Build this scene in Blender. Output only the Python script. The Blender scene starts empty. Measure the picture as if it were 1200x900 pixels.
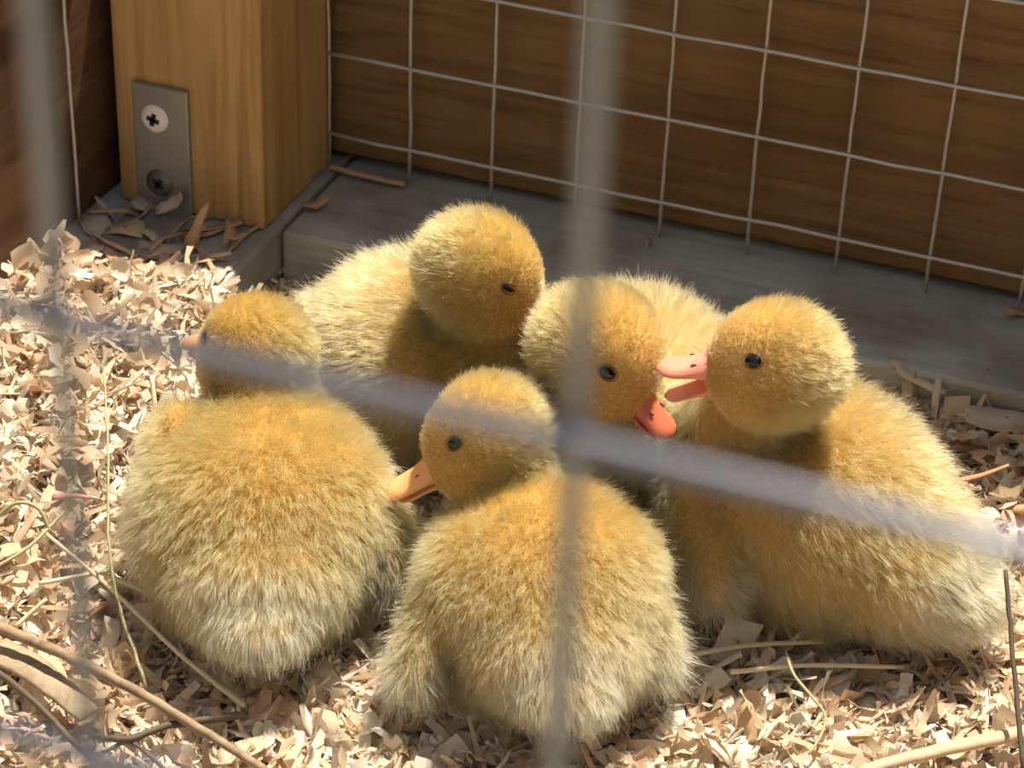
import bpy, bmesh, math
import numpy as np
from mathutils import Vector, Matrix, Euler, kdtree
from mathutils.bvhtree import BVHTree

rng = np.random.default_rng(7)
scene = bpy.context.scene
col = scene.collection
rad = math.radians

# ------------------------------------------------------------------ camera
FPX = 2800.0
CAM = Vector((0.2374, -0.5694, 0.3118))
CR = Vector((0.9338, 0.3561, 0.0341))
CU = Vector((-0.2176, 0.4900, 0.8441))
CF = Vector((-0.2839, 0.7957, -0.5350))
cd = bpy.data.cameras.new('camera')
cam = bpy.data.objects.new('camera', cd)
col.objects.link(cam)
cam.matrix_world = Matrix(((CR.x, CU.x, -CF.x, CAM.x), (CR.y, CU.y, -CF.y, CAM.y), (CR.z, CU.z, -CF.z, CAM.z), (0, 0, 0, 1)))
cd.sensor_width = 36.0
cd.lens = FPX / 1200 * 36.0
cd.clip_start = 0.005
cd.clip_end = 50
cd.dof.use_dof = True
cd.dof.focus_distance = 0.545
cd.dof.aperture_fstop = 40
scene.camera = cam


def W(px, py, z):
    """the point of the place at height z that lies on a line of sight (camera calibrated from the wire grid)"""
    d = CR * ((px - 600) / FPX) - CU * ((py - 450) / FPX) + CF
    return CAM + d * ((z - CAM.z) / d.z)


# ------------------------------------------------------------------ light
SUN_EL, SUN_AZ = rad(69), rad(14)          # azimuth from +y (behind the wall) towards +x
to_sun = Vector((math.sin(SUN_AZ) * math.cos(SUN_EL), math.cos(SUN_AZ) * math.cos(SUN_EL), math.sin(SUN_EL)))
world = bpy.data.worlds.new('world')
scene.world = world
world.use_nodes = True
wn = world.node_tree
wn.nodes.clear()
sky = wn.nodes.new('ShaderNodeTexSky')
sky.sky_type = 'NISHITA'
sky.sun_disc = False
sky.sun_elevation = SUN_EL
sky.sun_rotation = SUN_AZ
sky.dust_density = 2.0
haze = wn.nodes.new('ShaderNodeMix')                      # bright summer haze whitens the blue
haze.data_type = 'RGBA'
haze.inputs['Factor'].default_value = 0.45
haze.inputs['B'].default_value = (7.0, 6.9, 6.6, 1)
bg = wn.nodes.new('ShaderNodeBackground')
bg.inputs['Strength'].default_value = 0.078
wo = wn.nodes.new('ShaderNodeOutputWorld')
wn.links.new(sky.outputs[0], haze.inputs['A'])
wn.links.new(haze.outputs['Result'], bg.inputs[0])
wn.links.new(bg.outputs[0], wo.inputs[0])
sl = bpy.data.lights.new('sun', 'SUN')
sl.energy = 8.2
sl.angle = rad(0.53)
sl.color = (1.0, 0.91, 0.77)
sun = bpy.data.objects.new('sun', sl)
col.objects.link(sun)
sun.rotation_euler = to_sun.to_track_quat('Z', 'Y').to_euler()
sun.location = (0.1, 0.4, 1.0)
scene.view_settings.view_transform = 'Standard'
scene.view_settings.look = 'None'
scene.view_settings.gamma = 1.0
scene.view_settings.use_curve_mapping = False
scene.view_settings.exposure = 0.0
scene.cycles.use_denoising = True
scene.cycles.max_bounces = 7
scene.cycles.adaptive_threshold = 0.03
scene.cycles.diffuse_bounces = 4
scene.cycles.glossy_bounces = 4
scene.cycles.transmission_bounces = 5
scene.cycles.sample_clamp_indirect = 6.0

# ------------------------------------------------------------------ helpers


def link(o, parent=None):
    col.objects.link(o)
    if parent is not None:
        o.parent = parent
    return o


def tag(o, label=None, cat=None, group=None, kind=None):
    if label: o['label'] = label
    if cat: o['category'] = cat
    if group: o['group'] = group
    if kind: o['kind'] = kind
    return o


def empty(name, loc):
    e = bpy.data.objects.new(name, None)
    e.empty_display_size = 0.01
    e.location = loc
    return link(e)


def mesh_obj(name, bm, mat, parent=None, smooth=False):
    me = bpy.data.meshes.new(name)
    bm.to_mesh(me)
    bm.free()
    if smooth:
        for p in me.polygons: p.use_smooth = True
    if mat: me.materials.append(mat)
    return link(bpy.data.objects.new(name, me), parent)


def box_bm(x0, x1, y0, y1, z0, z1, bevel=0.0, seg=2):
    bm = bmesh.new()
    bmesh.ops.create_cube(bm, size=1.0)
    bmesh.ops.scale(bm, vec=(x1 - x0, y1 - y0, z1 - z0), verts=bm.verts)
    bmesh.ops.translate(bm, vec=((x0 + x1) / 2, (y0 + y1) / 2, (z0 + z1) / 2), verts=bm.verts)
    if bevel:
        bmesh.ops.bevel(bm, geom=bm.edges[:], offset=bevel, segments=seg, affect='EDGES', profile=0.5)
    return bm


def tube_bm(pts, radii, sides=8, flat=1.0):
    """tube along points with a radius per point"""
    bm = bmesh.new()
    pts = [Vector(p) for p in pts]
    if not hasattr(radii, '__len__'): radii = [radii] * len(pts)
    rings = []
    up = Vector((0, 0, 1))
    prev = None
    for i, p in enumerate(pts):
        t = (pts[min(i + 1, len(pts) - 1)] - pts[max(i - 1, 0)]).normalized()
        if prev is None:
            a = up if abs(t.z) < 0.9 else Vector((1, 0, 0))
            n = t.cross(a).normalized()
        else:
            n = (prev - t * prev.dot(t)).normalized()
        prev = n
        b = t.cross(n)
        rings.append([bm.verts.new(p + (n * math.cos(2 * math.pi * k / sides) + b * math.sin(2 * math.pi * k / sides) * flat) * radii[i]) for k in range(sides)])
    for a, b in zip(rings[:-1], rings[1:]):
        for k in range(sides):
            bm.faces.new((a[k], a[(k + 1) % sides], b[(k + 1) % sides], b[k]))
    bm.faces.new(rings[0][::-1])
    bm.faces.new(rings[-1])
    return bm


def spline(pts, n):
    """Catmull-Rom through points"""
    pts = [Vector(p) for p in pts]
    P = [pts[0] * 2 - pts[1]] + pts + [pts[-1] * 2 - pts[-2]]
    out = []
    m = len(pts) - 1
    for i in range(n + 1):
        u = i / n * m
        k = min(int(u), m - 1)
        t = u - k
        a, b, c, d = P[k:k + 4]
        out.append(0.5 * ((2 * b) + (c - a) * t + (2 * a - 5 * b + 4 * c - d) * t * t + (3 * b - a - 3 * c + d) * t ** 3))
    return out


# ------------------------------------------------------------------ materials


def new_mat(name):
    m = bpy.data.materials.new(name)
    m.use_nodes = True
    nt = m.node_tree
    return m, nt, nt.nodes['Principled BSDF']


def N(nt, t, **kw):
    n = nt.nodes.new(t)
    for k, v in kw.items():
        if k in n.inputs: n.inputs[k].default_value = v
        else: setattr(n, k, v)
    return n


def plain(name, c, rough=0.5, metal=0.0, sss=0.0, spec=0.5):
    m, nt, b = new_mat(name)
    b.inputs['Base Color'].default_value = (*c, 1)
    b.inputs['Roughness'].default_value = rough
    b.inputs['Metallic'].default_value = metal
    b.inputs['Specular IOR Level'].default_value = spec
    if sss:
        b.inputs['Subsurface Weight'].default_value = sss
        b.inputs['Subsurface Radius'].default_value = (0.003, 0.0012, 0.0006)
        b.inputs['Subsurface Scale'].default_value = 1.0
    return m


def grain(name, ramp, scale, rough=0.7, bump=0.0003, detail=6.0, distort=0.6, blotch=None, spec=0.3):
    """wood: noise stretched along the board by per-axis scale, plus broad blotches"""
    m, nt, b = new_mat(name)
    tc = N(nt, 'ShaderNodeTexCoord')
    mp = N(nt, 'ShaderNodeMapping')
    mp.inputs['Scale'].default_value = scale
    nz = N(nt, 'ShaderNodeTexNoise', Scale=1.0, Detail=detail, Roughness=0.62, Distortion=distort)
    cr = N(nt, 'ShaderNodeValToRGB')
    els = cr.color_ramp.elements
    els[0].position, els[0].color = ramp[0][0], (*ramp[0][1], 1)
    els[1].position, els[1].color = ramp[-1][0], (*ramp[-1][1], 1)
    for p, c in ramp[1:-1]:
        e = els.new(p)
        e.color = (*c, 1)
    nt.links.new(tc.outputs['Object'], mp.inputs[0])
    nt.links.new(mp.outputs[0], nz.inputs['Vector'])
    nt.links.new(nz.outputs['Fac'], cr.inputs[0])
    out = cr.outputs[0]
    if blotch:
        bs, bc, amt = blotch
        n2 = N(nt, 'ShaderNodeTexNoise', Scale=bs, Detail=3.0)
        r2 = N(nt, 'ShaderNodeMapRange')
        r2.inputs['From Min'].default_value = 0.45
        r2.inputs['From Max'].default_value = 0.7
        r2.inputs['To Max'].default_value = amt
        mx = N(nt, 'ShaderNodeMix', data_type='RGBA')
        mx.inputs['B'].default_value = (*bc, 1)
        nt.links.new(tc.outputs['Object'], n2.inputs['Vector'])
        nt.links.new(n2.outputs['Fac'], r2.inputs['Value'])
        nt.links.new(r2.outputs[0], mx.inputs['Factor'])
        nt.links.new(out, mx.inputs['A'])
        out = mx.outputs['Result']
    nt.links.new(out, b.inputs['Base Color'])
    b.inputs['Roughness'].default_value = rough
    b.inputs['Specular IOR Level'].default_value = spec
    bp = N(nt, 'ShaderNodeBump', Strength=0.6, Distance=bump)
    nt.links.new(nz.outputs['Fac'], bp.inputs['Height'])
    nt.links.new(bp.outputs[0], b.inputs['Normal'])
    return m


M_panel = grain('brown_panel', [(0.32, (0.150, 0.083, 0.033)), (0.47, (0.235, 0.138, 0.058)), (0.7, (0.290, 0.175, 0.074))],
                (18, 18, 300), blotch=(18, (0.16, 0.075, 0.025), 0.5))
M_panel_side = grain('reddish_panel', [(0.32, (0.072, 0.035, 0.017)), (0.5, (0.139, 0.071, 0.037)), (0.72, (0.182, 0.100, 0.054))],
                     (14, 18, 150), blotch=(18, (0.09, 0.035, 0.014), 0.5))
M_post = grain('yellow_pine', [(0.3, (0.355, 0.211, 0.082)), (0.48, (0.572, 0.373, 0.159)), (0.7, (0.671, 0.464, 0.220))],
               (170, 170, 6), bump=0.0002, blotch=(30, (0.40, 0.25, 0.09), 0.45))
M_rail = grain('grey_timber', [(0.3, (0.359, 0.380, 0.352)), (0.5, (0.489, 0.512, 0.475)), (0.7, (0.575, 0.599, 0.546))],
               (20, 160, 160), bump=0.0002, blotch=(22, (0.19, 0.15, 0.10), 0.75))
M_rail_side = grain('grey_timber_side', [(0.3, (0.345, 0.355, 0.338)), (0.5, (0.460, 0.471, 0.446)), (0.7, (0.546, 0.551, 0.504))],
                    (160, 20, 160), bump=0.0002, blotch=(22, (0.17, 0.14, 0.10), 0.75))
M_floor = grain('dark_underlay', [(0.3, (0.20, 0.12, 0.06)), (0.5, (0.32, 0.20, 0.11)), (0.7, (0.42, 0.29, 0.17))], (260, 260, 260), bump=0.001)  # brown darkened to deepen the gaps between the flakes
M_ground = grain('dry_ground', [(0.3, (0.30, 0.25, 0.15)), (0.5, (0.42, 0.36, 0.23)), (0.7, (0.50, 0.44, 0.30))], (9, 9, 9), bump=0.002)
M_wire = plain('galvanised_wire', (0.62, 0.60, 0.58), 0.5, 0.5)
M_fence = plain('dull_fence_wire', (0.19, 0.20, 0.245), 0.36, 0.85)
M_weld = plain('galvanised_weld', (0.85, 0.86, 0.86), 0.17, 1.0)
M_plate = plain('zinc_plate', (0.36, 0.36, 0.34), 0.5, 0.55)
M_screw = plain('screw_sky_white', (0.96, 0.95, 0.92), 0.35, 0.0)  # plain white stands in for sky reflected in the steel head
M_screw_dull = plain('dull_screw', (0.22, 0.22, 0.22), 0.5, 0.8)
M_dark = plain('recess_shade', (0.03, 0.03, 0.028), 0.7)  # near-black in place of shade, for screw recesses and the wall gap
M_eye = plain('black_eye', (0.008, 0.006, 0.005), 0.08, 0.0)
M_nostril = plain('nostril', (0.22, 0.07, 0.04), 0.7)
M_lid = plain('eyelid_skin', (0.16, 0.085, 0.03), 0.6)


def bill_mat(name, c, c2):
    m, nt, b = new_mat(name)
    tc = N(nt, 'ShaderNodeTexCoord')
    nz = N(nt, 'ShaderNodeTexNoise', Scale=220.0, Detail=3.0)
    mx = N(nt, 'ShaderNodeMix', data_type='RGBA')
    mx.inputs['A'].default_value = (*c, 1)
    mx.inputs['B'].default_value = (*c2, 1)
    nt.links.new(tc.outputs['Object'], nz.inputs['Vector'])
    nt.links.new(nz.outputs['Fac'], mx.inputs['Factor'])
    nt.links.new(mx.outputs['Result'], b.inputs['Base Color'])
    b.inputs['Roughness'].default_value = 0.42
    b.inputs['Subsurface Weight'].default_value = 0.35
    b.inputs['Subsurface Radius'].default_value = (0.003, 0.001, 0.0006)
    b.inputs['Subsurface Scale'].default_value = 1.0
    return m


M_bill_pink = bill_mat('pink_bill', (0.80, 0.29, 0.19), (0.86, 0.38, 0.26))
M_bill_orange = bill_mat('orange_bill', (0.80, 0.38, 0.14), (0.88, 0.50, 0.24))
M_bill_shade = bill_mat('shade_red_bill', (0.52, 0.13, 0.07), (0.60, 0.20, 0.11))  # reddish bill, darkened in colour for the shade on it
M_foot = bill_mat('orange_foot', (0.80, 0.40, 0.20), (0.85, 0.50, 0.28))


def attr_mat(name, attr, rough=0.75, translucent=0.0):
    m, nt, b = new_mat(name)
    at = N(nt, 'ShaderNodeAttribute', attribute_name=attr)
    nt.links.new(at.outputs['Color'], b.inputs['Base Color'])
    b.inputs['Roughness'].default_value = rough
    b.inputs['Specular IOR Level'].default_value = 0.25
    if translucent:
        tr = N(nt, 'ShaderNodeBsdfTranslucent')
        mx = N(nt, 'ShaderNodeMixShader')
        mx.inputs[0].default_value = translucent
        nt.links.new(at.outputs['Color'], tr.inputs['Color'])
        nt.links.new(b.outputs[0], mx.inputs[1])
        nt.links.new(tr.outputs[0], mx.inputs[2])
        nt.links.new(mx.outputs[0], nt.nodes['Material Output'].inputs['Surface'])
    return m


M_flakes = attr_mat('wood_shaving_flakes', 'flake_col', 0.7, 0.3)


def shaving_mat(name, c):
    m, nt, b = new_mat(name)
    tc = N(nt, 'ShaderNodeTexCoord')
    mp = N(nt, 'ShaderNodeMapping')
    mp.inputs['Scale'].default_value = (60, 900, 60)
    nz = N(nt, 'ShaderNodeTexNoise', Scale=1.0, Detail=3.0)
    mx = N(nt, 'ShaderNodeMix', data_type='RGBA')
    mx.inputs['A'].default_value = (c[0] * 0.8, c[1] * 0.74, c[2] * 0.66, 1)
    mx.inputs['B'].default_value = (min(c[0] * 1.1, 0.9), min(c[1] * 1.1, 0.86), min(c[2] * 1.1, 0.8), 1)
    nt.links.new(tc.outputs['Object'], mp.inputs[0])
    nt.links.new(mp.outputs[0], nz.inputs['Vector'])
    nt.links.new(nz.outputs['Fac'], mx.inputs['Factor'])
    nt.links.new(mx.outputs['Result'], b.inputs['Base Color'])
    b.inputs['Roughness'].default_value = 0.65
    b.inputs['Specular IOR Level'].default_value = 0.25
    tr = N(nt, 'ShaderNodeBsdfTranslucent')
    nt.links.new(mx.outputs['Result'], tr.inputs['Color'])
    ms = N(nt, 'ShaderNodeMixShader')
    ms.inputs[0].default_value = 0.25
    nt.links.new(b.outputs[0], ms.inputs[1])
    nt.links.new(tr.outputs[0], ms.inputs[2])
    nt.links.new(ms.outputs[0], nt.nodes['Material Output'].inputs['Surface'])
    return m


M_shave = [shaving_mat('cream_shaving', (0.80, 0.66, 0.47)), shaving_mat('tan_shaving', (0.72, 0.51, 0.31)),
           shaving_mat('white_shaving', (0.83, 0.75, 0.62)), shaving_mat('pinkish_shaving', (0.76, 0.52, 0.38))]
M_red_splinter = shaving_mat('reddish_splinter', (0.72, 0.36, 0.22))
M_pink_splinter = shaving_mat('pink_splinter', (0.80, 0.42, 0.36))
M_straw = plain('dry_straw', (0.74, 0.63, 0.42), 0.5)
M_straw_green = plain('greenish_straw', (0.40, 0.36, 0.20), 0.6)
M_twig = grain('brown_twig', [(0.3, (0.18, 0.12, 0.07)), (0.6, (0.36, 0.26, 0.16))], (300, 300, 300), bump=0.0002)
M_twig_dark = plain('dark_stem', (0.10, 0.075, 0.045), 0.7)
M_bark = grain('grey_bark', [(0.3, (0.22, 0.16, 0.10)), (0.6, (0.42, 0.32, 0.21))], (260, 260, 260), bump=0.0003)

# fur shader
M_down = bpy.data.materials.new('duckling_down')
M_down.use_nodes = True
nt = M_down.node_tree
nt.nodes.clear()
at = N(nt, 'ShaderNodeAttribute', attribute_name='down_col')
hb = N(nt, 'ShaderNodeBsdfHairPrincipled')
hb.model = 'CHIANG'
hb.parametrization = 'COLOR'
hb.inputs['Roughness'].default_value = 0.45
hb.inputs['Radial Roughness'].default_value = 0.65
hb.inputs['Coat'].default_value = 0.0
hb.inputs['IOR'].default_value = 1.45
hb.inputs['Random Roughness'].default_value = 0.2
ho = N(nt, 'ShaderNodeOutputMaterial')
nt.links.new(at.outputs['Color'], hb.inputs['Color'])
nt.links.new(hb.outputs[0], ho.inputs['Surface'])
M_skin = attr_mat('duckling_body', 'skin_col', 0.9)

# ------------------------------------------------------------------ the pen
FLOOR_Z = -0.036
RAIL_Z = -0.011
WALL_TOP = 0.185


def struct(name, bm, mat, label=None):
    o = mesh_obj(name, bm, mat)
    o['kind'] = 'structure'
    if label: o['label'] = label
    return o


struct('floor', box_bm(-0.085, 0.42, -0.489, 0.03, FLOOR_Z - 0.012, FLOOR_Z), M_floor, 'flat pen floor under the wood shavings')
struct('ground', box_bm(-6, 6, -6, 6, FLOOR_Z - 0.06, FLOOR_Z - 0.014), M_ground, 'sunlit pale ground around the pen')
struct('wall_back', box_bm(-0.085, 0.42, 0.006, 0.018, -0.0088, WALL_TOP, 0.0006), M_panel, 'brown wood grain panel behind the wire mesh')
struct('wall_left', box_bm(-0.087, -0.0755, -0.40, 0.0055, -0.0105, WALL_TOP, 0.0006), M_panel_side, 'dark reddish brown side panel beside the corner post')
struct('wall_right_sky_block', box_bm(0.335, 0.347, -0.40, 0.0055, FLOOR_Z, 0.40, 0.0006), M_panel_side, 'added unseen side panel that shades the post from the right')  # added out of view to cut sky light on the post's right face
struct('trim_1', box_bm(-0.0215, 0.42, -0.0405, 0.03, FLOOR_Z, RAIL_Z - 0.0005, 0.0012), M_rail, 'grey weathered timber rail along the foot of the back wall')
struct('trim_2', box_bm(-0.10, -0.0225, -0.40, 0.03, FLOOR_Z, RAIL_Z, 0.0012), M_rail_side, 'grey timber rail under the corner post strewn with shavings')

struct('gap_shade_board', box_bm(-0.085, 0.42, 0.0185, 0.034, RAIL_Z + 0.0003, WALL_TOP - 0.01, 0.0006), M_dark, 'added dark board that keeps the gap under the brown panel in shade')  # added board, near-black so the gap under the panel stays dark

post = mesh_obj('corner_post', box_bm(-0.0705, -0.0255, -0.0432, 0.0, RAIL_Z + 0.0001, 0.078, 0.0011, 3), M_post)
tag(post, 'square yellow pine post standing in the corner of the pen', 'post')
nail = None

# thin tan strip lying where the mesh meets the rail
st = mesh_obj('wood_strip', tube_bm(spline([(-0.024, -0.002, -0.0098), (-0.012, -0.0035, -0.0095), (0.0, -0.003, -0.0099)], 6), 0.0011, 6, 0.6), M_shave[1])
tag(st, 'thin tan wood sliver lying along the wall beside the post', 'wood sliver')

# ---- wire mesh against the back wall: cells one inch square
WR = 0.0006
PITCH = 0.0254


def wire_panel(name, label, along, hs, vs, h_range, v_range, base, wr, sag=0.0, mat=None):
    """along: 'x' (panel in xz plane at y=base) or 'y' (panel in yz plane at x=base)"""
    def pt(a, z, off):
        return (a, base - off, z) if along == 'x' else (base + off, a, z)
    root = empty(name, pt(vs[len(vs) // 2], v_range[0], 0))
    inv = Matrix.Translation(root.location).inverted()
    r2 = np.random.default_rng(3)
    for h in hs:
        n = 24
        pts = [Vector(pt(h_range[0] + (h_range[1] - h_range[0]) * i / n, h + r2.normal(0, sag), wr * 0.95)) for i in range(n + 1)]
        o = mesh_obj('wire', tube_bm([inv @ p for p in pts], wr, 10), mat or M_wire, root, True)
    for v in vs:
        n = 14
        pts = [Vector(pt(v + r2.normal(0, sag), v_range[0] + (v_range[1] - v_range[0]) * i / n, -wr * 0.8)) for i in range(n + 1)]
        o = mesh_obj('wire', tube_bm([inv @ p for p in pts], wr, 10), mat or M_wire, root, True)
    tag(root, label, 'wire mesh')
    return root, inv, pt


wire_panel('wire_mesh', 'square galvanised wire mesh fixed in front of the brown back wall', 'x',
           [k * PITCH for k in range(0, 5)], [k * PITCH for k in range(-1, 13)],
           (-0.0250, 0.334), (RAIL_Z + 0.0002, 0.112), 0.0, 0.00054, 0.00012)
wire_panel('wire_mesh', 'wire mesh on the dark side panel left of the post', 'y',
           [k * PITCH + 0.004 for k in range(3, 5)], [-0.0605 - k * PITCH * 2.0 for k in range(0, 4)],
           (-0.25, -0.044), (RAIL_Z + 0.0002, 0.112), -0.0735, 0.0005, 0.00015)
FY = -0.488
fx0, fz0 = 0.2112 + 0.0, 0.2552
fr, finv, fpt = wire_panel('wire_fence', 'out of focus galvanised wire fence close in front of the ducklings', 'x',
                           [fz0 + k * PITCH * 1.035 for k in range(-10, 5)], [fx0 + k * PITCH for k in range(-11, 9)],
                           (fx0 - 11.4 * PITCH, fx0 + 8.4 * PITCH), (FLOOR_Z + 0.0002, fz0 + 4.4 * PITCH), FY, 0.00057, 0.0, M_fence)
for i in range(-3, 4):
    for j in range(-2, 3):
        bm = bmesh.new()
        bmesh.ops.create_uvsphere(bm, u_segments=12, v_segments=8, radius=0.00062)
        o = mesh_obj('weld', bm, M_weld, fr, True)
        o.location = finv @ Vector((fx0 + i * PITCH, FY - 0.0002, fz0 + j * PITCH * 1.035))

# ---- angle bracket with two screws on the post
bk = empty('angle_bracket', (-0.0555, -0.0433, RAIL_Z))
tag(bk, 'grey steel angle bracket screwed to the foot of the post', 'bracket')
inv = Matrix.Translation(bk.location).inverted()


def plate_bm(x0, x1, y0, y1, z0, z1):
    bm = box_bm(x0, x1, y0, y1, z0, z1, 0.0004, 2)
    bm.transform(inv)
    return bm


mesh_obj('plate', plate_bm(-0.0640, -0.0470, -0.0449, -0.0434, RAIL_Z + 0.0002, 0.0278), M_plate, bk)
mesh_obj('foot_plate', plate_bm(-0.0640, -0.0470, -0.0700, -0.0434, RAIL_Z + 0.0002, RAIL_Z + 0.0017), M_plate, bk)


def screw(x, z, mat, ry, rec_mat):
    bm = bmesh.new()
    prof = [(0.0, 0.0010), (0.0016, 0.00098), (0.0030, 0.0007), (0.0040, 0.0003), (0.0042, -0.0002)]
    seg = 24
    rings = []
    for r, h in prof[1:]:
        rings.append([bm.verts.new((r * math.cos(2 * math.pi * k / seg), -h, r * math.sin(2 * math.pi * k / seg))) for k in range(seg)])
    for a, b in zip(rings[:-1], rings[1:]):
        for k in range(seg): bm.faces.new((a[k], b[k], b[(k + 1) % seg], a[(k + 1) % seg]))
    bm.faces.new(rings[0])
    bmesh.ops.recalc_face_normals(bm, faces=bm.faces)
    s = mesh_obj('screw', bm, mat, bk, True)
    s.location = inv @ Vector((x, -0.0450, z))
    # cross recess as a raised dark cross, its shade put into the colour
    bm = bmesh.new()
    for a in (0, math.pi / 2):
        g = bmesh.ops.create_cube(bm, size=1.0)
        bmesh.ops.scale(bm, vec=(0.0038, 0.0005, 0.0014), verts=g['verts'])
        bmesh.ops.rotate(bm, cent=(0, 0, 0), matrix=Matrix.Rotation(a + ry, 3, 'Y'), verts=g['verts'])
    bmesh.ops.translate(bm, vec=(0, -0.00090, 0), verts=bm.verts)
    mesh_obj('cross_recess', bm, rec_mat, s)
    return s


screw(-0.0573, 0.0180, M_screw, 0.25, M_dark)['label'] = 'screw head painted white for a sky reflection, with cross recess'
screw(-0.0567, -0.0018, M_screw_dull, 0.6, M_dark)['label'] = 'dull grey screw head'

# ------------------------------------------------------------------ bedding


def sstep(a, b, x):
    t = np.clip((x - a) / (b - a), 0, 1)
    return t * t * (3 - 2 * t)


def bedz(x, y):
    x = np.asarray(x, float); y = np.asarray(y, float)
    z = -0.0285 + 0.0215 * sstep(0.012, -0.035, x) * sstep(-0.062, -0.082, y)
    z = z + 0.008 * sstep(0.13, 0.17, x) * sstep(-0.085, -0.05, y)
    z = z + 0.0012 * np.sin(90 * x + 1.3) * np.sin(75 * y) + 0.0009 * np.sin(210 * x + 160 * y)
    return z


# lumpy layer under the flakes
nx, ny = 70, 60
gx = np.linspace(-0.072, 0.33, nx); gy = np.linspace(-0.47, -0.0412, ny)
bm = bmesh.new()
vs = [[bm.verts.new((x, y, float(bedz(x, y)) - 0.003 + rng.normal(0, 0.0005))) for y in gy] for x in gx]
for i in range(nx - 1):
    for j in range(ny - 1):
        if gx[i] < -0.0235 and gy[j] > -0.085: continue
        bm.faces.new((vs[i][j], vs[i + 1][j], vs[i + 1][j + 1], vs[i][j + 1]))
bed = mesh_obj('bedding', bm, M_floor, None, True)
tag(bed, 'loose bedding layer that the wood shavings lie in', 'bedding', kind='stuff')

PAL = np.array([(0.87, 0.76, 0.60), (0.85, 0.69, 0.50), (0.78, 0.60, 0.42), (0.89, 0.84, 0.73), (0.86, 0.71, 0.59), (0.64, 0.46, 0.30), (0.88, 0.78, 0.62)])
PALW = np.array([.2, .2, .17, .14, .1, .09, .1])


def flake_grid(n, L, Wd, curl, cup, taper, twist, seg=6):
    """n flakes -> (n, seg*3, 3) local vertices, curled along x, cupped across"""
    u = np.linspace(-0.5, 0.5, seg)[None, :, None]
    v = np.array([-0.5, 0.0, 0.5])[None, None, :]
    L = L[:, None, None]; Wd = Wd[:, None, None]; curl = curl[:, None, None]; cup = cup[:, None, None]; taper = taper[:, None, None]; twist = twist[:, None, None]
    a = curl * u
    k = np.where(np.abs(curl) < 1e-3, 1e-3, curl)
    X = L * np.sin(a) / k + 0 * v
    Z = L * (1 - np.cos(a)) / k + 0 * v
    wv = Wd * (1 - taper * (u + 0.5)) * v * (1 - 0.35 * (2 * u) ** 4)
    tw = twist * u
    Y = wv * np.cos(tw)
    Z = Z + wv * np.sin(tw) + cup * Wd * (v * v) * 2
    return np.stack(np.broadcast_arrays(X, Y, Z), -1).reshape(L.shape[0], -1, 3)


def rot_many(yaw, pitch, roll):
    cy, sy, cp, sp, cr_, sr = np.cos(yaw), np.sin(yaw), np.cos(pitch), np.sin(pitch), np.cos(roll), np.sin(roll)
    R = np.empty((len(yaw), 3, 3))
    R[:, 0, 0] = cy * cp; R[:, 0, 1] = cy * sp * sr - sy * cr_; R[:, 0, 2] = cy * sp * cr_ + sy * sr
    R[:, 1, 0] = sy * cp; R[:, 1, 1] = sy * sp * sr + cy * cr_; R[:, 1, 2] = sy * sp * cr_ - cy * sr
    R[:, 2, 0] = -sp; R[:, 2, 1] = cp * sr; R[:, 2, 2] = cp * cr_
    return R


SEG = 6
quad = []
for i in range(SEG - 1):
    for j in range(2):
        a = i * 3 + j
        quad.append((a, a + 1, a + 4, a + 3))
quad = np.array(quad)


def flakes_mesh(name, verts, cols):
    n, k, _ = verts.shape
    me = bpy.data.meshes.new(name)
    V = verts.reshape(-1, 3)
    F = (quad[None] + (np.arange(n) * k)[:, None, None]).reshape(-1, 4)
    me.vertices.add(len(V)); me.vertices.foreach_set('co', V.astype(np.float32).ravel())
    me.loops.add(F.size); me.loops.foreach_set('vertex_index', F.astype(np.int32).ravel())
    me.polygons.add(len(F))
    me.polygons.foreach_set('loop_start', np.arange(0, F.size, 4, dtype=np.int32))
    me.polygons.foreach_set('use_smooth', np.ones(len(F), dtype=bool))
    me.update(calc_edges=True)
    a = me.attributes.new('flake_col', 'FLOAT_COLOR', 'POINT')
    c = np.ones((n, k, 4), np.float32); c[:, :, :3] = cols[:, None, :]
    a.data.foreach_set('color', c.ravel())
    me.materials.append(M_flakes)
    return me


def make_flakes(n, xr, yr, zlift, seed, small=1.0, keep=None):
    r = np.random.default_rng(seed)
    x = r.uniform(*xr, n); y = r.uniform(*yr, n)
    if keep is not None:
        m = keep(x, y); x = x[m]; y = y[m]; n = len(x)
    sl_ = r.random(n) < 0.5
    L = np.where(sl_, r.uniform(0.007, 0.018, n), r.uniform(0.005, 0.012, n)) * small
    Wd = np.where(sl_, r.uniform(0.0007, 0.0020, n), r.uniform(0.0022, 0.0065, n)) * small
    big = np.where(r.random(n) < 0.3, r.uniform(1.2, 1.7, n), 1.0)
    L = L * big; Wd = Wd * big
    curl = np.where(sl_, r.normal(0, 1.2, n), r.normal(0, 1.7, n))
    g = flake_grid(n, L, Wd, curl, r.normal(0, 0.18, n), r.uniform(0, 0.75, n), r.normal(0, 0.7, n), SEG)
    g += r.normal(0, 0.00030, g.shape) * small
    R = rot_many(r.uniform(0, 6.283, n), r.normal(0, 0.50, n), r.normal(0, 0.75, n))
    g = np.einsum('nij,nkj->nki', R, g)
    z = bedz(x, y) + r.uniform(zlift[0], zlift[1], n)
    g += np.stack([x, y, z], -1)[:, None, :]
    ci = r.choice(len(PAL), n, p=PALW)
    c = PAL[ci] * r.uniform(0.85, 1.06, (n, 1))
    return g, np.clip(c, 0, 0.9)


def in_bed(x, y):
    rail = (x < -0.022) & (y > -0.086 + 0.008 * np.sin(160 * x)) | (y > -0.043)
    # the bed in front of the fence edge of view gets thinner cover
    return ~rail


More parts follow.
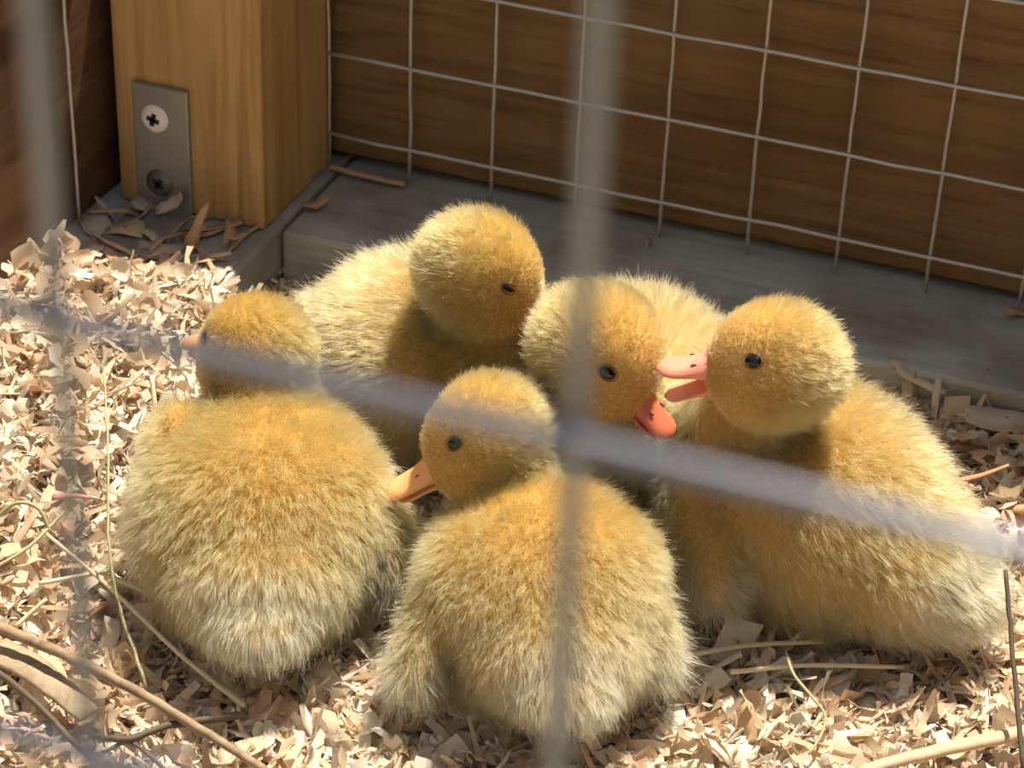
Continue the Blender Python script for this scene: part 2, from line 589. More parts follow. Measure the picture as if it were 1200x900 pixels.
g1, c1 = make_flakes(26000, (-0.071, 0.29), (-0.315, -0.043), (-0.004, 0.0032), 11, 1.0, in_bed)
g2, c2 = make_flakes(9000, (-0.05, 0.26), (-0.29, -0.043), (-0.001, 0.0032), 12, 0.6, in_bed)
fl = bpy.data.objects.new('wood_shavings', flakes_mesh('wood_shavings', np.concatenate([g1, g2]), np.concatenate([c1, c2])))
link(fl)
tag(fl, 'dense bed of small curled pale wood shavings under the ducklings', 'wood shavings', kind='stuff')

# ------------------------------------------------------------------ ducklings


def ellipsoid(bm, c, r, R=None):
    g = bmesh.ops.create_icosphere(bm, subdivisions=3, radius=1.0)
    m = Matrix.Translation(c) @ (R.to_4x4() if R else Matrix()) @ Matrix.Diagonal((*r, 1.0))
    bmesh.ops.transform(bm, matrix=m, verts=g['verts'])


def frame(yaw, pitch=0.0, roll=0.0):
    """columns: forward, left, up"""
    f = Vector((math.cos(yaw) * math.cos(pitch), math.sin(yaw) * math.cos(pitch), math.sin(pitch)))
    l = Vector((-math.sin(yaw), math.cos(yaw), 0))
    u = f.cross(l)
    if roll:
        q = Matrix.Rotation(roll, 3, f)
        l = q @ l; u = q @ u
    return Matrix((f, l, u)).transposed()


def bill_bm(L, upper=True):
    """spatulate mandible, x forward, z up"""
    bm = bmesh.new()
    rings = []
    n = 12
    for i in range(n + 1):
        t = i / n
        w = np.interp(t, [0, 0.25, 0.5, 0.75, 0.9, 0.97, 1.0], [0.0046, 0.0040, 0.0038, 0.0040, 0.0034, 0.0022, 0.0006])
        if upper:
            h = np.interp(t, [0, 0.2, 0.5, 0.8, 0.95, 1.0], [0.0056, 0.0046, 0.0029, 0.0020, 0.0014, 0.0005])
            lo = np.interp(t, [0, 0.9, 1], [0.0008, 0.0004, 0.0002])
            zc = -0.0010 * t + 0.0006 * max(0, t - 0.6)
        else:
            w *= 0.86
            h = np.interp(t, [0, 1.0], [0.0005, 0.0002])
            lo = np.interp(t, [0, 0.5, 0.9, 1.0], [0.0024, 0.0015, 0.0010, 0.0003])
            zc = -0.0006 * t
        ring = []
        for k in range(16):
            a = 2 * math.pi * k / 16
            s = math.sin(a)
            ring.append(bm.verts.new((L * t, w * math.cos(a), zc + (h * s if s > 0 else lo * s))))
        rings.append(ring)
    for a, b in zip(rings[:-1], rings[1:]):
        for k in range(16): bm.faces.new((a[k], a[(k + 1) % 16], b[(k + 1) % 16], b[k]))
    bm.faces.new(rings[0][::-1]); bm.faces.new(rings[-1])
    bmesh.ops.recalc_face_normals(bm, faces=bm.faces)
    return bm


def foot_bm():
    """webbed foot, x forward, origin at the ankle on the ground"""
    bm = bmesh.new()
    tips = [(0.012, 0.0085), (0.016, 0.0), (0.012, -0.0085)]
    pts = [(0.0, 0.0024), (0.012, 0.0085), (0.0128, 0.0042), (0.016, 0.0), (0.0128, -0.0042), (0.012, -0.0085), (0.0, -0.0024)]
    top = [bm.verts.new((x, y, 0.0010 if i in (0, 6) else 0.0006)) for i, (x, y) in enumerate(pts)]
    bot = [bm.verts.new((x, y, 0.0)) for x, y in pts]
    c = bm.verts.new((0.007, 0, 0.0011))
    for i in range(6):
        bm.faces.new((top[i], c, top[i + 1]))
    bm.faces.new((top[6], c, top[0]))
    bm.faces.new(bot)
    for i in range(7):
        bm.faces.new((bot[i], bot[(i + 1) % 7], top[(i + 1) % 7], top[i]))

    def add_tube(P, rr):
        t = tube_bm(P, rr, 8)
        me = bpy.data.meshes.new('tmp'); t.to_mesh(me); t.free(); bm.from_mesh(me); bpy.data.meshes.remove(me)
    for x, y in tips:
        add_tube([(0, 0, 0.0016), (x * 0.5, y * 0.5, 0.0018), (x, y, 0.0009), (x * 1.1, y * 1.1, 0.0004)], [0.0016, 0.0013, 0.0010, 0.0003])
    add_tube([(0, 0, 0.0014), (-0.004, 0, 0.010)], [0.0018, 0.0020])
    bmesh.ops.recalc_face_normals(bm, faces=bm.faces)
    return bm


GOLD = np.array((0.755, 0.455, 0.155))
CREAM = np.array((0.88, 0.66, 0.33))
TAN = np.array((0.66, 0.37, 0.11))


def duckling(label, bpx, heading, hpx, head_yaw, head_pitch, head_roll=0.0, scale=1.0, gape=0.0, bill=None, wings=(1, 1), feet=(), n_hair=115000,
             seed=1, body_pitch=0.0, tail=1.0, hs=0.93, fl=1.0, zs=1.0, eye=(0.56, 0.78, 0.42), wp=((-.001, -.003), (-.001, -.003)), cream=1.0, eye_shut=False, bill_len=0.0125):
    r = np.random.default_rng(seed)
    bc = W(*bpx)
    hc = W(*hpx)
    gz = float(bedz(bc.x, bc.y))
    base = Vector((bc.x, bc.y, gz))
    root = empty('duckling', base)
    tag(root, label, 'duckling', 'ducklings huddled on the shavings')
    B = frame(rad(heading), rad(body_pitch))
    H = frame(rad(head_yaw), rad(head_pitch), rad(head_roll))
    S = scale
    bl = bc - base
    hl = hc - base
    Bz = frame(rad(heading), 0)

    def b(p): return bl + B @ Vector((p[0] * fl, p[1], p[2])) * S
    T = S * hs
    def h(p): return hl + H @ Vector(p) * T
    bm = bmesh.new()
    ellipsoid(bm, b((.002, 0, .001)), Vector((.0265 * fl, .0258, .0235 * zs)) * S, B)
    ellipsoid(bm, b((.0135, 0, .001)), Vector((.0200 * fl, .0238, .0228 * zs)) * S, B)
    ellipsoid(bm, b((-.014, 0, -.0015)), Vector((.0180 * fl, .0188, .0172 * zs)) * S, B)
    ellipsoid(bm, b((-.0265, 0, -.0025)), Vector((.0108 * tail, .0110, .0078 * zs)) * S, B)
    ellipsoid(bm, b((-.002, .0115, -.0125)), Vector((.0155, .0110, .0110 * zs)) * S, B)
    ellipsoid(bm, b((-.002, -.0115, -.0125)), Vector((.0155, .0110, .0110 * zs)) * S, B)
    for s in (1, -1):
        ellipsoid(bm, b((.004, s * .0095, .003)), Vector((.0185 * fl, .0172, .0180 * zs)) * S, B)
    wc = []
    for s, w, (wx, wz) in zip((1, -1), wings, wp):
        Rw = B @ Matrix.Rotation(rad(-38), 3, 'Y') @ Matrix.Rotation(rad(-15 * s * w), 3, 'Z')
        p = (wx, s * (.0226 + .003 * (w - 1)), wz)
        ellipsoid(bm, b(p), Vector((.0175, .0048, .0080)) * S, Rw)
        wc.append(np.array(b(p) + Rw @ Vector((-.013, 0, 0)) * S))
    # neck
    n0 = b((.021, 0, .002))
    for i in range(6):
        t = i / 5
        p = n0.lerp(hl, t)
        ellipsoid(bm, p, Vector((1, 1, 1)) * (.0150 * (1 - t) + .0095 * t) * S)
    # head
    ellipsoid(bm, hl, Vector((.0152, .0135, .0135)) * T, H)
    ellipsoid(bm, h((.003, .0045, -.0045)), Vector((.0108, .0088, .0085)) * T, H)
    ellipsoid(bm, h((.003, -.0045, -.0045)), Vector((.0108, .0088, .0085)) * T, H)
    ellipsoid(bm, h((.0095, 0, -.0042)), Vector((.0072, .0068, .0062)) * T, H)
    bmesh.ops.triangulate(bm, faces=bm.faces)
    me = bpy.data.meshes.new('tmp_body'); bm.to_mesh(me); bm.free()
    tmp = bpy.data.objects.new('tmp_body', me); col.objects.link(tmp)
    rm = tmp.modifiers.new('r', 'REMESH'); rm.mode = 'VOXEL'; rm.voxel_size = 0.0014
    sm = tmp.modifiers.new('s', 'SMOOTH'); sm.factor = 0.5; sm.iterations = 7
    dg = bpy.context.evaluated_depsgraph_get()
    body_me = bpy.data.meshes.new_from_object(tmp.evaluated_get(dg))
    bpy.data.objects.remove(tmp); bpy.data.meshes.remove(me)
    body_me.name = 'body'
    for p in body_me.polygons: p.use_smooth = True
    body_me.materials.clear(); body_me.materials.append(M_skin)
    body = link(bpy.data.objects.new('body', body_me), root)

    nv = len(body_me.vertices)
    co = np.empty(nv * 3, np.float32); body_me.vertices.foreach_get('co', co); co = co.reshape(-1, 3)
    vn = np.empty(nv * 3, np.float32); body_me.vertices.foreach_get('normal', vn); vn = vn.reshape(-1, 3)
    body_me.calc_loop_triangles()
    tri = np.empty(len(body_me.loop_triangles) * 3, np.int32); body_me.loop_triangles.foreach_get('vertices', tri); tri = tri.reshape(-1, 3)
    bvh = BVHTree.FromPolygons([Vector(c) for c in co], tri.tolist())

    # eyes, bill
    eyes = []
    for s in (1, -1):
        d = (H @ Vector((eye[0], s * eye[1], eye[2]))).normalized()
        hit = bvh.ray_cast(hl + d * 0.05, -d)[0]
        e0 = hit - d * 0.0005 * T
        eyes.append(np.array(e0))
        bm = bmesh.new()
        bmesh.ops.create_uvsphere(bm, u_segments=20, v_segments=12, radius=0.0018 * T)
        bmesh.ops.scale(bm, vec=(1.2, 0.6, 0.40 if eye_shut else 0.80), verts=bm.verts)
        fr_ = Matrix((H.col[0] - d * H.col[0].dot(d), d, H.col[2])).transposed()
        fr_ = Matrix((fr_.col[0].normalized(), d, d.cross(fr_.col[0].normalized()) * -1)).transposed()
        bm.transform(Matrix.Translation(e0) @ fr_.to_4x4())
        eo = mesh_obj('eye', bm, M_eye, root, True)
        # skin rim around the eye
        bm = tube_bm([e0 + d * 0.0003 * T + fr_ @ Vector((math.cos(a) * 0.0023, 0, math.sin(a) * (0.0012 if eye_shut else 0.0016))) * T
                      for a in np.linspace(0, 2 * math.pi, 17)], 0.0003 * T, 6)
        mesh_obj('eyelid', bm, M_lid, eo, True)
    bmat = bill or M_bill_orange
    bb = h((.0108, 0, -.0040))
    HB = H @ Matrix.Rotation(rad(6), 3, 'Y')
    bm = bill_bm((bill_len + .0032) * T, True)
    bm.transform(Matrix.Translation(bb) @ HB.to_4x4())
    ub = mesh_obj('upper_bill', bm, bmat, root, True)
    for s in (1, -1):
        bm = bmesh.new()
        bmesh.ops.create_uvsphere(bm, u_segments=10, v_segments=6, radius=1)
        bmesh.ops.scale(bm, vec=(.0008, .0003, .00032), verts=bm.verts)
        bm.transform(Matrix.Translation(bb + HB @ Vector((.0070, s * .0022, .0021)) * T) @ HB.to_4x4())
        mesh_obj('nostril', bm, M_nostril, ub, True)
    HL = H @ Matrix.Rotation(rad(8 + gape), 3, 'Y')
    bm = bill_bm((bill_len + .0026) * 0.93 * T, False)
    bm.transform(Matrix.Translation(h((.0106, 0, -.0056 - gape * 0.00006))) @ HL.to_4x4())
    mesh_obj('lower_bill', bm, bmat, root, True)
    for fp, fyaw in feet:
        f = mesh_obj('foot', foot_bm(), M_foot, root, True)
        f.location = fp - base
        f.rotation_euler = (0, 0, rad(fyaw))

    # ---- down
    ta = np.linalg.norm(np.cross(co[tri[:, 1]] - co[tri[:, 0]], co[tri[:, 2]] - co[tri[:, 0]]), axis=1)
    tc_ = co[tri].mean(1) - np.array(hl)[None]
    ta = ta * (1 + 1.0 * (np.linalg.norm(tc_, axis=1) < 0.019 * S))      # the head is furred more densely
    ti = r.choice(len(tri), n_hair, p=ta / ta.sum())
    u, v = r.random(n_hair), r.random(n_hair)
    fl_ = u + v > 1
    u[fl_] = 1 - u[fl_]; v[fl_] = 1 - v[fl_]
    P = co[tri[ti, 0]] * (1 - u - v)[:, None] + co[tri[ti, 1]] * u[:, None] + co[tri[ti, 2]] * v[:, None]
    Nn = vn[tri[ti, 0]] * (1 - u - v)[:, None] + vn[tri[ti, 1]] * u[:, None] + vn[tri[ti, 2]] * v[:, None]
    Nn /= np.linalg.norm(Nn, axis=1, keepdims=True) + 1e-9
    Bn = np.array(B); Hn = np.array(H); bln = np.array(bl); hln = np.array(hl)
    bf, bl_, bu = Bn[:, 0], Bn[:, 1], Bn[:, 2]
    hf, hu = Hn[:, 0], Hn[:, 2]
    hq = (P - hln) @ Hn / T          # head coordinates
    bq = (P - bln) @ Bn / S / np.array((fl, 1.0, 1.0))          # body coordinates
    hd = np.linalg.norm(hq, axis=1)
    wh = 1 - sstep(0.0165, 0.0225, hd)                    # on the head
    # the bill's root and the eyes stay bare
    keep = ~((hq[:, 0] > 0.0142) & (np.abs(hq[:, 1]) < 0.0044) & (np.abs(hq[:, 2] + .0043) < 0.0042))
    de = np.minimum(*[np.linalg.norm(P - e, axis=1) for e in eyes])
    keep &= de > 0.0019 * S
    keep &= ~((Nn[:, 2] < -0.75) & (wh < 0.5))
    P, Nn, hq, bq, wh, de = P[keep], Nn[keep], hq[keep], bq[keep], wh[keep], de[keep]
    n = len(P)
    wt = sstep(-0.017, -0.032, bq[:, 0]) * (1 - wh)       # towards the tail
    ww = np.exp(-np.minimum(*[np.linalg.norm(P - c_, axis=1) for c_ in wc]) ** 2 / (0.0085 * S) ** 2) * (1 - wh)   # wing ends
    face = sstep(-0.002, 0.013, hq[:, 0]) * wh
    ln = (0.0052 * (1 - wh) + 0.0030 * wh) * (1 + 0.22 * wt + 0.75 * ww) * (1 - 0.62 * face) * S
    ln *= r.uniform(0.6, 1.15, n) + (r.random(n) < 0.13) * 0.5
    ln = np.where(de < 0.005 * S, ln * (0.35 + 0.65 * (de - 0.0019 * S) / (0.0031 * S)), ln)
    # flow: backwards along the body, away from the bill on the head, a little downward
    flow_b = -bf[None] * 1.0 - bu[None] * 0.35 + bl_[None] * (np.sign(bq[:, 1]) * 0.15)[:, None]
    flow_h = -hf[None] + 0 * P
    flow = flow_b * (1 - wh)[:, None] + flow_h * wh[:, None]
    flow -= Nn * (flow * Nn).sum(1, keepdims=True)
    flow /= np.linalg.norm(flow, axis=1, keepdims=True) + 0.25
    # clumps
    ncl = n // 6
    ci = r.choice(n, ncl, replace=False)
    kd = kdtree.KDTree(ncl)
    for k, i in enumerate(ci): kd.insert(Vector(P[i]), k)
    kd.balance()
    cidx = np.array([kd.find(Vector(p))[1] for p in P])
    jit = r.normal(0, 0.22, (n, 3)); cj = r.normal(0, 0.24, (ncl, 3))
    lay = (0.85 * (1 - wh) + 0.62 * wh + 0.35 * wt)[:, None]
    d0 = Nn * 1.0 + flow * lay * 0.55 + jit * 0.5 + cj[cidx] * 0.6
    d0 /= np.linalg.norm(d0, axis=1, keepdims=True)
    d1 = Nn * 0.55 + flow * lay * 1.25 + jit + cj[cidx]
    d1 /= np.linalg.norm(d1, axis=1, keepdims=True)
    K = 5
    ts = np.linspace(0, 1, K)
    X = np.empty((n, K, 3))
    for k, t in enumerate(ts):
        X[:, k] = P - Nn * 0.0003 + ln[:, None] * (d0 * (t - t * t * 0.5) + d1 * (t * t * 0.5))
    C = X[ci][cidx]
    ln_ratio = 0.38 * (1 - wh) + 0.18 * wh
    for k, t in enumerate(ts):
        X[:, k] += (C[:, k] - X[:, k]) * (ln_ratio * t ** 1.3)[:, None]
    # colours of the down itself: golden, cream at the rump, tail and wing ends
    cr_ = np.clip(0.85 * wt + 0.75 * ww + 0.22 * sstep(0.0, -0.02, bq[:, 2]) * (1 - wh), 0, 1) * cream
    back = sstep(0.004, 0.022, bq[:, 2]) * (1 - wh)
    cc = GOLD[None] * (1 - cr_)[:, None] + CREAM[None] * cr_[:, None]
    cc = cc * (1 - 0.30 * back)[:, None] + TAN[None] * (0.30 * back)[:, None]
    cc = cc * (1 - wh[:, None] * np.array((0.03, 0.08, 0.16))[None] * (1 - face)[:, None])
    eyeb = np.exp(-((hq[:, 0] - 0.007) / 0.007) ** 2 - ((hq[:, 2] + 0.001) / 0.0045) ** 2) * wh
    cc = cc * (1 - 0.35 * eyeb)[:, None] + np.array((0.55, 0.33, 0.12))[None] * (0.35 * eyeb)[:, None]
    cc = np.clip(cc * r.uniform(0.9, 1.06, (n, 1)), 0, 0.97)
    hc_ = bpy.data.hair_curves.new('down')
    hc_.add_curves([K] * n)
    hc_.attributes['position'].data.foreach_set('vector', X.astype(np.float32).ravel())
    rr = np.tile(np.array([0.000045, 0.00005, 0.000043, 0.000032, 0.000012], np.float32) * S, n)
    ra = hc_.attributes.get('radius') or hc_.attributes.new('radius', 'FLOAT', 'POINT')
    ra.data.foreach_set('value', rr)
    ca = hc_.attributes.new('down_col', 'FLOAT_COLOR', 'CURVE')
    c4 = np.ones((n, 4), np.float32); c4[:, :3] = cc
    ca.data.foreach_set('color', c4.ravel())
    hc_.materials.append(M_down)
    link(bpy.data.objects.new('down', hc_), root)
    # body colour under the down, same pattern
    wv = np.clip(sstep(-0.017, -0.032, ((co - bln) @ Bn)[:, 0] / S), 0, 1) * cream
    cv = np.array((0.47, 0.262, 0.085))[None] * (1 - wv)[:, None] + np.array((0.62, 0.40, 0.15))[None] * wv[:, None]
    hv = 1 - sstep(0.0165, 0.0225, np.linalg.norm((co - hln), axis=1) / T)
    cv = cv * (1 - hv)[:, None] + np.array((0.50, 0.29, 0.095))[None] * hv[:, None]
    sa = body_me.attributes.new('skin_col', 'FLOAT_COLOR', 'POINT')
    c4 = np.ones((nv, 4), np.float32); c4[:, :3] = cv
    sa.data.foreach_set('color', c4.ravel())
    return root


def ground(px, py, dz=0.0):
    p = W(px, py, -0.0275)
    return Vector((p.x, p.y, float(bedz(p.x, p.y)) + dz))


duckling('fluffy yellow duckling seen from behind, resting nearest the corner post', (309, 617, -0.003), 114, (299, 410, 0.022), 160, -4,
         scale=1.03, hs=0.88, zs=0.88, seed=1, feet=((ground(484, 652), 20),), bill=M_bill_orange, body_pitch=2, wings=(0.5, 1.6), wp=((.010, .006), (.002, -.001)))
duckling('drowsy yellow duckling at the back with its head bowed to the right', (478, 425, -0.003), 8, (563, 318, 0.034), 10, -24,
         scale=1.07, hs=0.92, seed=2, eye_shut=True, body_pitch=6)
duckling('yellow duckling in the middle with a bill coloured dark red for shade, head lowered', (738, 462, -0.003), -72, (702, 410, 0.034), -14, -22,
         scale=1.05, hs=0.97, seed=3, bill=M_bill_shade, feet=((ground(764, 606), -60),), bill_len=0.0104)
duckling('yellow duckling with open pink bill and pale tail, facing its siblings', (966, 596, -0.002), 164, (909, 425, 0.041), 200, 8,
         scale=1.04, hs=0.94, fl=1.20, seed=4, gape=18, bill=M_bill_pink, body_pitch=8, bill_len=0.0118, wings=(1.9, 1), wp=((.013, -.002), (-.001, -.003)))
duckling('round yellow duckling at the front, turning its orange bill sideways', (637, 706, -0.004), 120, (572, 512, 0.020), 207, -20,
         scale=0.97, hs=1.0, zs=0.88, seed=5, bill=M_bill_orange, feet=((ground(565, 838), 170),), bill_len=0.0130, body_pitch=1, fl=0.93, eye=(0.52, 0.72, 0.58),
         wings=(1.7, 0.6), wp=((-.001, -.003), (-.001, -.002)))

# ------------------------------------------------------------------ larger shavings, one by one
quad_l = [tuple(int(k) for k in q) for q in quad]


def shaving_mesh(L, Wd, curl, cup, taper, twist, mat, seed, rough=0.00025, th=0.00022):
    r = np.random.default_rng(seed)
    one = lambda v: np.array([v], float)
    g = flake_grid(1, one(L), one(Wd), one(curl), one(cup), one(taper), one(twist), SEG)[0]
    g += r.normal(0, rough, g.shape)
    bm = bmesh.new()
    top = [bm.verts.new(v) for v in g]
    bot = [bm.verts.new((v[0], v[1], v[2] - th)) for v in g]
    for q in quad_l:
        bm.faces.new([top[k] for k in q]); bm.faces.new([bot[k] for k in q[::-1]])
    rim = [0, 1, 2] + [3 * k + 2 for k in range(1, SEG)] + [3 * SEG - 2, 3 * SEG - 3] + [3 * k for k in range(SEG - 2, 0, -1)]
    for a, b_ in zip(rim, rim[1:] + rim[:1]):
        bm.faces.new((top[b_], top[a], bot[a], bot[b_]))
    me = bpy.data.meshes.new('wood_shaving')
    bm.to_mesh(me); bm.free()
    for p in me.polygons: p.use_smooth = True
    me.materials.append(mat)
    return me


r = np.random.default_rng(21)
PROTO = []
PDESC = []
for k in range(28):
    if k % 3 == 0: L, Wd, cu = r.uniform(.014, .023), r.uniform(.0014, .0030), r.normal(0, 0.7)
    else: L, Wd, cu = r.uniform(.009, .016), r.uniform(.0045, .0088), r.normal(0, 1.2)
    PDESC.append(('narrow' if k % 3 == 0 else 'broad' if Wd > .0064 else 'small', ('curled' if abs(cu) > 0.9 else 'nearly flat'), ('cream', 'tan', 'white', 'pinkish')[k % 4]))
    PROTO.append(shaving_mesh(L, Wd, cu, r.normal(0, .2), r.uniform(0, .7), r.normal(0, .6), M_shave[k % 4], 100 + k))


def add_shaving(loc, rot, me, label, group=None, name='wood_shaving', cat='wood shaving'):
    o = link(bpy.data.objects.new(name, me))
    o.location = loc; o.rotation_euler = rot
    return tag(o, label, cat, group)


ZONES = [((0, 400, 225, 640), 34, 'on the sunlit heap beside the duckling by the post', 'shavings on the sunlit heap', None),
         ((30, 640, 250, 780), 16, 'among the dry stems in the near corner', 'shavings among the stems', None),
         ((200, 790, 470, 898), 22, 'in front, below the pale rump fluff', 'shavings below the ducklings', None),
         ((790, 770, 1195, 898), 34, 'in the sun before the open-billed duckling', 'shavings before the open-billed duckling', None),
         ((1010, 425, 1198, 545), 26, 'in the shade along the grey rail', 'shavings in the shade by the rail', None),
         ((1150, 560, 1198, 720), 8, 'past the tail of the open-billed duckling', 'shavings past the tail', None),
         ((90, 250, 330, 335), 46, 'strewn on the grey rail before the bracket', 'shavings on the rail', RAIL_Z + 0.0012),
         ((315, 300, 400, 338), 8, 'in the shade between the two rails', 'shavings between the rails', None),
         ((420, 700, 560, 860), 10, 'in the shadow between the two front ducklings', 'shavings in the gap', None)]
for (x0, y0, x1, y1), cnt, lab, grp, zz in ZONES:
    for k in range(cnt):
        px, py = r.uniform(x0, x1), r.uniform(y0, y1)
        p = W(px, py, RAIL_Z if zz is not None else -0.027)
        if zz is None and px < 260 and py < 700: p = W(px, py, -0.010)
        z = zz if zz is not None else float(bedz(p.x, p.y)) + 0.0028
        if zz is not None and not (-0.072 < p.x < -0.024 and p.y < -0.0465): continue
        if zz is not None and -0.066 < p.x < -0.045 and p.y > -0.072: z += 0.0016
        q = int(r.integers(len(PROTO)))
        d = PDESC[q]
        add_shaving((p.x, p.y, z), (r.normal(0, .30), r.normal(0, .28), r.uniform(0, 6.28)), PROTO[q], f'{d[0]} {d[1]} {d[2]} shaving {lab}', grp)


def flat_chip(w_, h_, mat, th=0.0006, seed=0):
    rr = np.random.default_rng(seed)
    bm = box_bm(-w_ / 2, w_ / 2, -h_ / 2, h_ / 2, -th / 2, th / 2, th * 0.3, 1)
    for v in bm.verts:
        v.co.x += 0.18 * v.co.y + rr.normal(0, .0001)
    bmesh.ops.subdivide_edges(bm, edges=bm.edges[:], cuts=1)
    me = bpy.data.meshes.new('wood_chip'); bm.to_mesh(me); bm.free(); me.materials.append(mat)
    return me


def face_cam(loc, tilt=0.0, spin=0.0):
    """orientation of a chip whose face leans towards the fence side"""
    return Euler((rad(62) + tilt, spin, math.atan2(CR.y, CR.x)), 'XYZ')


p = W(862, 752, -0.022)
add_shaving(p, face_cam(p, 0.05, 0.25), flat_chip(.0085, .0105, M_shave[2], seed=1), 'square pale wood chip propped upright under the open-billed duckling', None, 'wood_chip', 'wood chip')
p = W(1121, 480, -0.016)
add_shaving(p, face_cam(p, -0.2, -0.1), flat_chip(.0066, .0068, M_shave[0], seed=2), 'square tan wood chip standing in the shade by the rail', None, 'wood_chip', 'wood chip')
p = W(1168, 492, -0.017)
add_shaving(p, (0.35, 0.1, 0.35), shaving_mesh(.017, .008, .4, .1, .2, .2, M_shave[2], 5), 'widest flat shaving in the shade at the end of the rail')
p = W(1012, 428, -0.015)
add_shaving(p, face_cam(p, -0.3, 0.3), flat_chip(.008, .006, M_shave[2], seed=4), 'pale wood chip behind the head of the open-billed duckling', None, 'wood_chip', 'wood chip')
p = W(1075, 447, -0.0135)
add_shaving(p, (0.5, 0.15, -0.25), shaving_mesh(.017, .0035, 1.0, .1, .5, .4, M_shave[2], 6), 'long white curled shaving lying along the edge of the grey rail')
p = W(372, 238, RAIL_Z + 0.0016)
add_shaving(p, (0.2, -0.1, 0.9), shaving_mesh(.009, .0042, .9, .1, .5, .3, M_shave[1], 7), 'tan shaving lying on the grey rail right beside the post')
p = W(760, 283, RAIL_Z + 0.0008)
add_shaving(p, (1.2, 0.1, 1.6), shaving_mesh(.0050, .0016, .3, .1, .3, .1, M_shave[2], 8), 'tiny white shaving on the grey rail against the wall')
p = W(1196, 366, RAIL_Z + 0.0010)
add_shaving(p, (0.1, 0.1, 0.5), shaving_mesh(.009, .0035, .5, .1, .3, .1, M_shave[1], 9), 'brown shaving on the grey rail at the edge of view')
p = W(232, 262, RAIL_Z + 0.008)
add_shaving(p, (1.35, -1.15, 0.7), shaving_mesh(.015, .0042, 1.1, .15, .65, .7, M_shave[1], 10), 'pointed curled shaving standing upright beside the bracket')
p = W(203, 238, RAIL_Z + 0.006)
add_shaving(p, (1.0, -0.7, 0.2), shaving_mesh(.011, .0040, 1.6, .15, .4, .6, M_shave[2], 11), 'curled pale shaving leaning against the foot of the bracket')


def stick(name, label, cat, pts, r0, r1, mat, n=24, sides=8, flat=1.0, wob=0.0, seed=0):
    rr = np.random.default_rng(seed)
    P = spline([W(*q) for q in pts], n)
    if wob: P = [p + Vector(rr.normal(0, wob, 3)) for p in P]
    base = P[0].copy()
    o = mesh_obj(name, tube_bm([p - base for p in P], list(np.linspace(r0, r1, len(P))), sides, flat), mat, None, True)
    o.location = base
    return tag(o, label, cat)


Z0 = -0.0235
stick('splinter', 'reddish wood splinter at the tail of the open-billed duckling', 'splinter', [(1112, 566, -.017), (1150, 557, -.0155), (1182, 545, -.014)], .0012, .0005, M_red_splinter, 8, 6, 0.5)
stick('splinter', 'pink wood splinter on the sunlit heap by the blurred fence wire', 'splinter', [(62, 583, -.005), (85, 581, -.004), (106, 583, -.005)], .0011, .0006, M_pink_splinter, 8, 6, 0.6)
stick('splinter', 'long pale stick lying in the near corner beside the dark upright stem', 'stick', [(1005, 905, Z0), (1090, 882, Z0 + .003), (1205, 858, Z0 + .004)], .0015, .0019, M_shave[0], 16, 7, 0.7, .0001)
stick('straw_stem', 'straight pale straw slanting down in front of the duckling by the post', 'straw', [(50, 622, Z0 + .012), (130, 690, Z0 + .010), (210, 766, Z0 + .007), (286, 828, Z0 + .003)], .00042, .00055, M_straw)
stick('grass_stem', 'thin upright grass stem bending beside the wing of the duckling by the post', 'stem', [(122, 440, .012), (127, 540, .006), (128, 640, -.004), (143, 720, -.014), (172, 805, -.022)], .00025, .00042, M_straw_green, 24, 8, 1, .00012, 9)
stick('straw_stem', 'short stiff straw standing in the heap near the small head', 'straw', [(178, 440, .002), (182, 480, -.004), (185, 512, -.010)], .0006, .0006, M_straw, 8)
stick('twig', 'long brown twig running from the fence across the near corner', 'twig', [(-20, 728, Z0 + .012), (70, 765, Z0 + .011), (150, 805, Z0 + .008), (240, 858, Z0 + .005), (310, 902, Z0 + .004)], .0013, .0009, M_twig, 30, 8, 1, .00008, 2)
stick('bark_strip', 'broad flat grey bark strip under the twigs in the near corner', 'bark', [(-25, 752, Z0 + .006), (40, 785, Z0 + .006), (105, 838, Z0 + .003)], .0046, .0030, M_bark, 20, 10, 0.3, .0001, 3)
stick('twig', 'dark thin twig below the bark strip in the near corner', 'twig', [(-15, 778, Z0 + .010), (40, 822, Z0 + .009), (75, 858, Z0 + .007), (108, 892, Z0 + .006)], .0008, .0006, M_twig_dark, 20, 7, 1, .00008, 4)
stick('twig', 'forked dark twig lying under the long brown twig', 'twig', [(105, 862, Z0 + .003), (150, 866, Z0 + .004), (200, 850, Z0 + .004), (290, 838, Z0 + .003)], .0007, .0009, M_twig_dark, 20, 7, 1, .00012, 5)
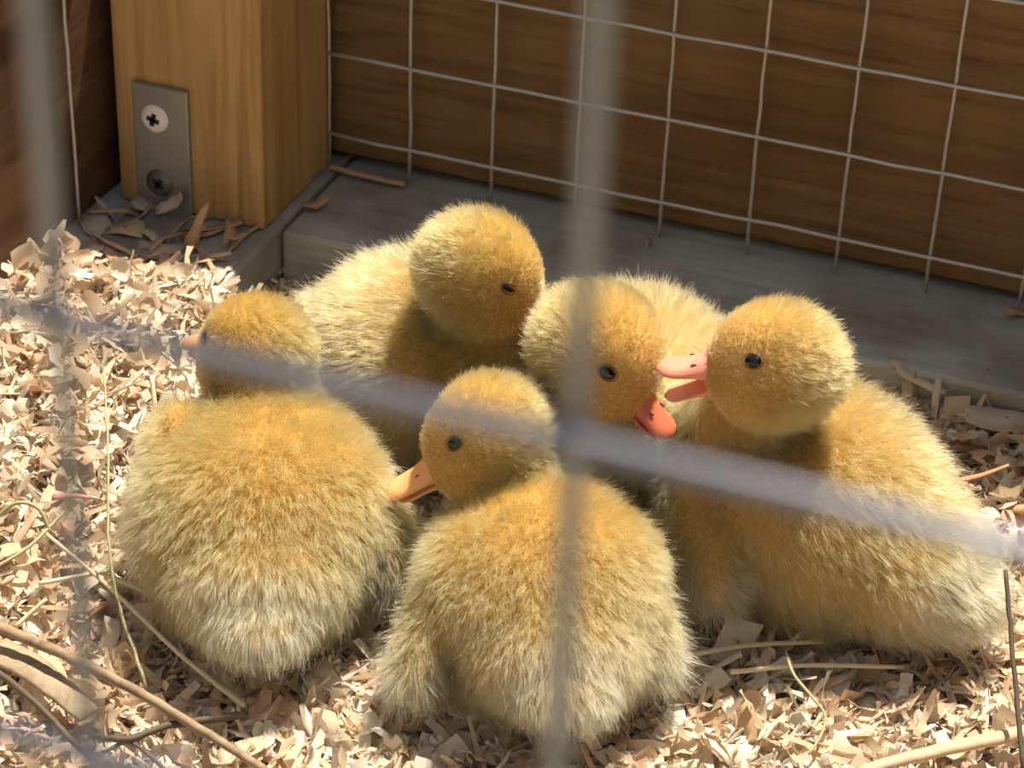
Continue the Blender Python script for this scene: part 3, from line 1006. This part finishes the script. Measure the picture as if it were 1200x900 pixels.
stick('twig', 'curved dark twig end beneath the forked twig', 'twig', [(120, 882, Z0 + .002), (150, 870, Z0 + .003), (175, 885, Z0 + .003), (196, 905, Z0 + .002)], .0004, .0005, M_twig_dark, 16, 6)
stick('straw_stem', 'dry seed straw reaching sideways towards the wing by the post', 'straw', [(45, 684, Z0 + .010), (100, 674, Z0 + .010), (168, 660, Z0 + .009)], .0005, .0006, M_straw, 14)
stick('straw_stem', 'short drooping seed straw under the wing by the post', 'straw', [(118, 672, Z0 + .009), (150, 684, Z0 + .007), (180, 697, Z0 + .005)], .0004, .0008, M_straw, 10)
stick('grass_stem', 'hooked dry stem looping behind the blurred fence wire', 'stem', [(-10, 612, -.002), (18, 590, .002), (45, 596, .001), (60, 626, -.004)], .0005, .0004, M_straw_green, 16)
stick('grass_stem', 'thin bare stem slanting up through the hooked stem on the heap', 'stem', [(-10, 668, -.006), (35, 640, -.004), (75, 600, -.002)], .0004, .0004, M_straw_green, 12)
stick('straw_stem', 'pale stalk tilted upward behind the lowest blurred wire', 'straw', [(18, 735, Z0 + .008), (36, 718, Z0 + .010), (55, 702, Z0 + .012)], .0005, .0004, M_straw, 8)
stick('dry_stem', 'dark upright stem at the edge beside the pale tail', 'stem', [(1178, 668, .006), (1184, 735, -.002), (1191, 810, -.010), (1199, 905, -.020)], .0005, .0006, M_twig_dark, 16, 8, 1, .00008, 6)
stick('grass_stem', 'thin curly stem on the shavings before the open-billed duckling', 'stem', [(921, 764, Z0 + .006), (930, 790, Z0 + .006), (950, 815, Z0 + .006), (967, 838, Z0 + .006), (962, 862, Z0 + .005), (948, 884, Z0 + .004)], .0004, .0003, M_straw_green, 24, 6)
stick('straw_stem', 'long straw lying in the shadow under the open-billed duckling', 'straw', [(800, 770, Z0 + .002), (870, 757, Z0 + .002), (965, 752, Z0 + .002)], .0009, .0007, M_straw, 12, 6, 0.6)
stick('straw_stem', 'thin straw lying level before the square pale chip', 'straw', [(856, 788, Z0 + .003), (940, 780, Z0 + .003), (1060, 782, Z0 + .002)], .0006, .0005, M_straw, 12, 6)
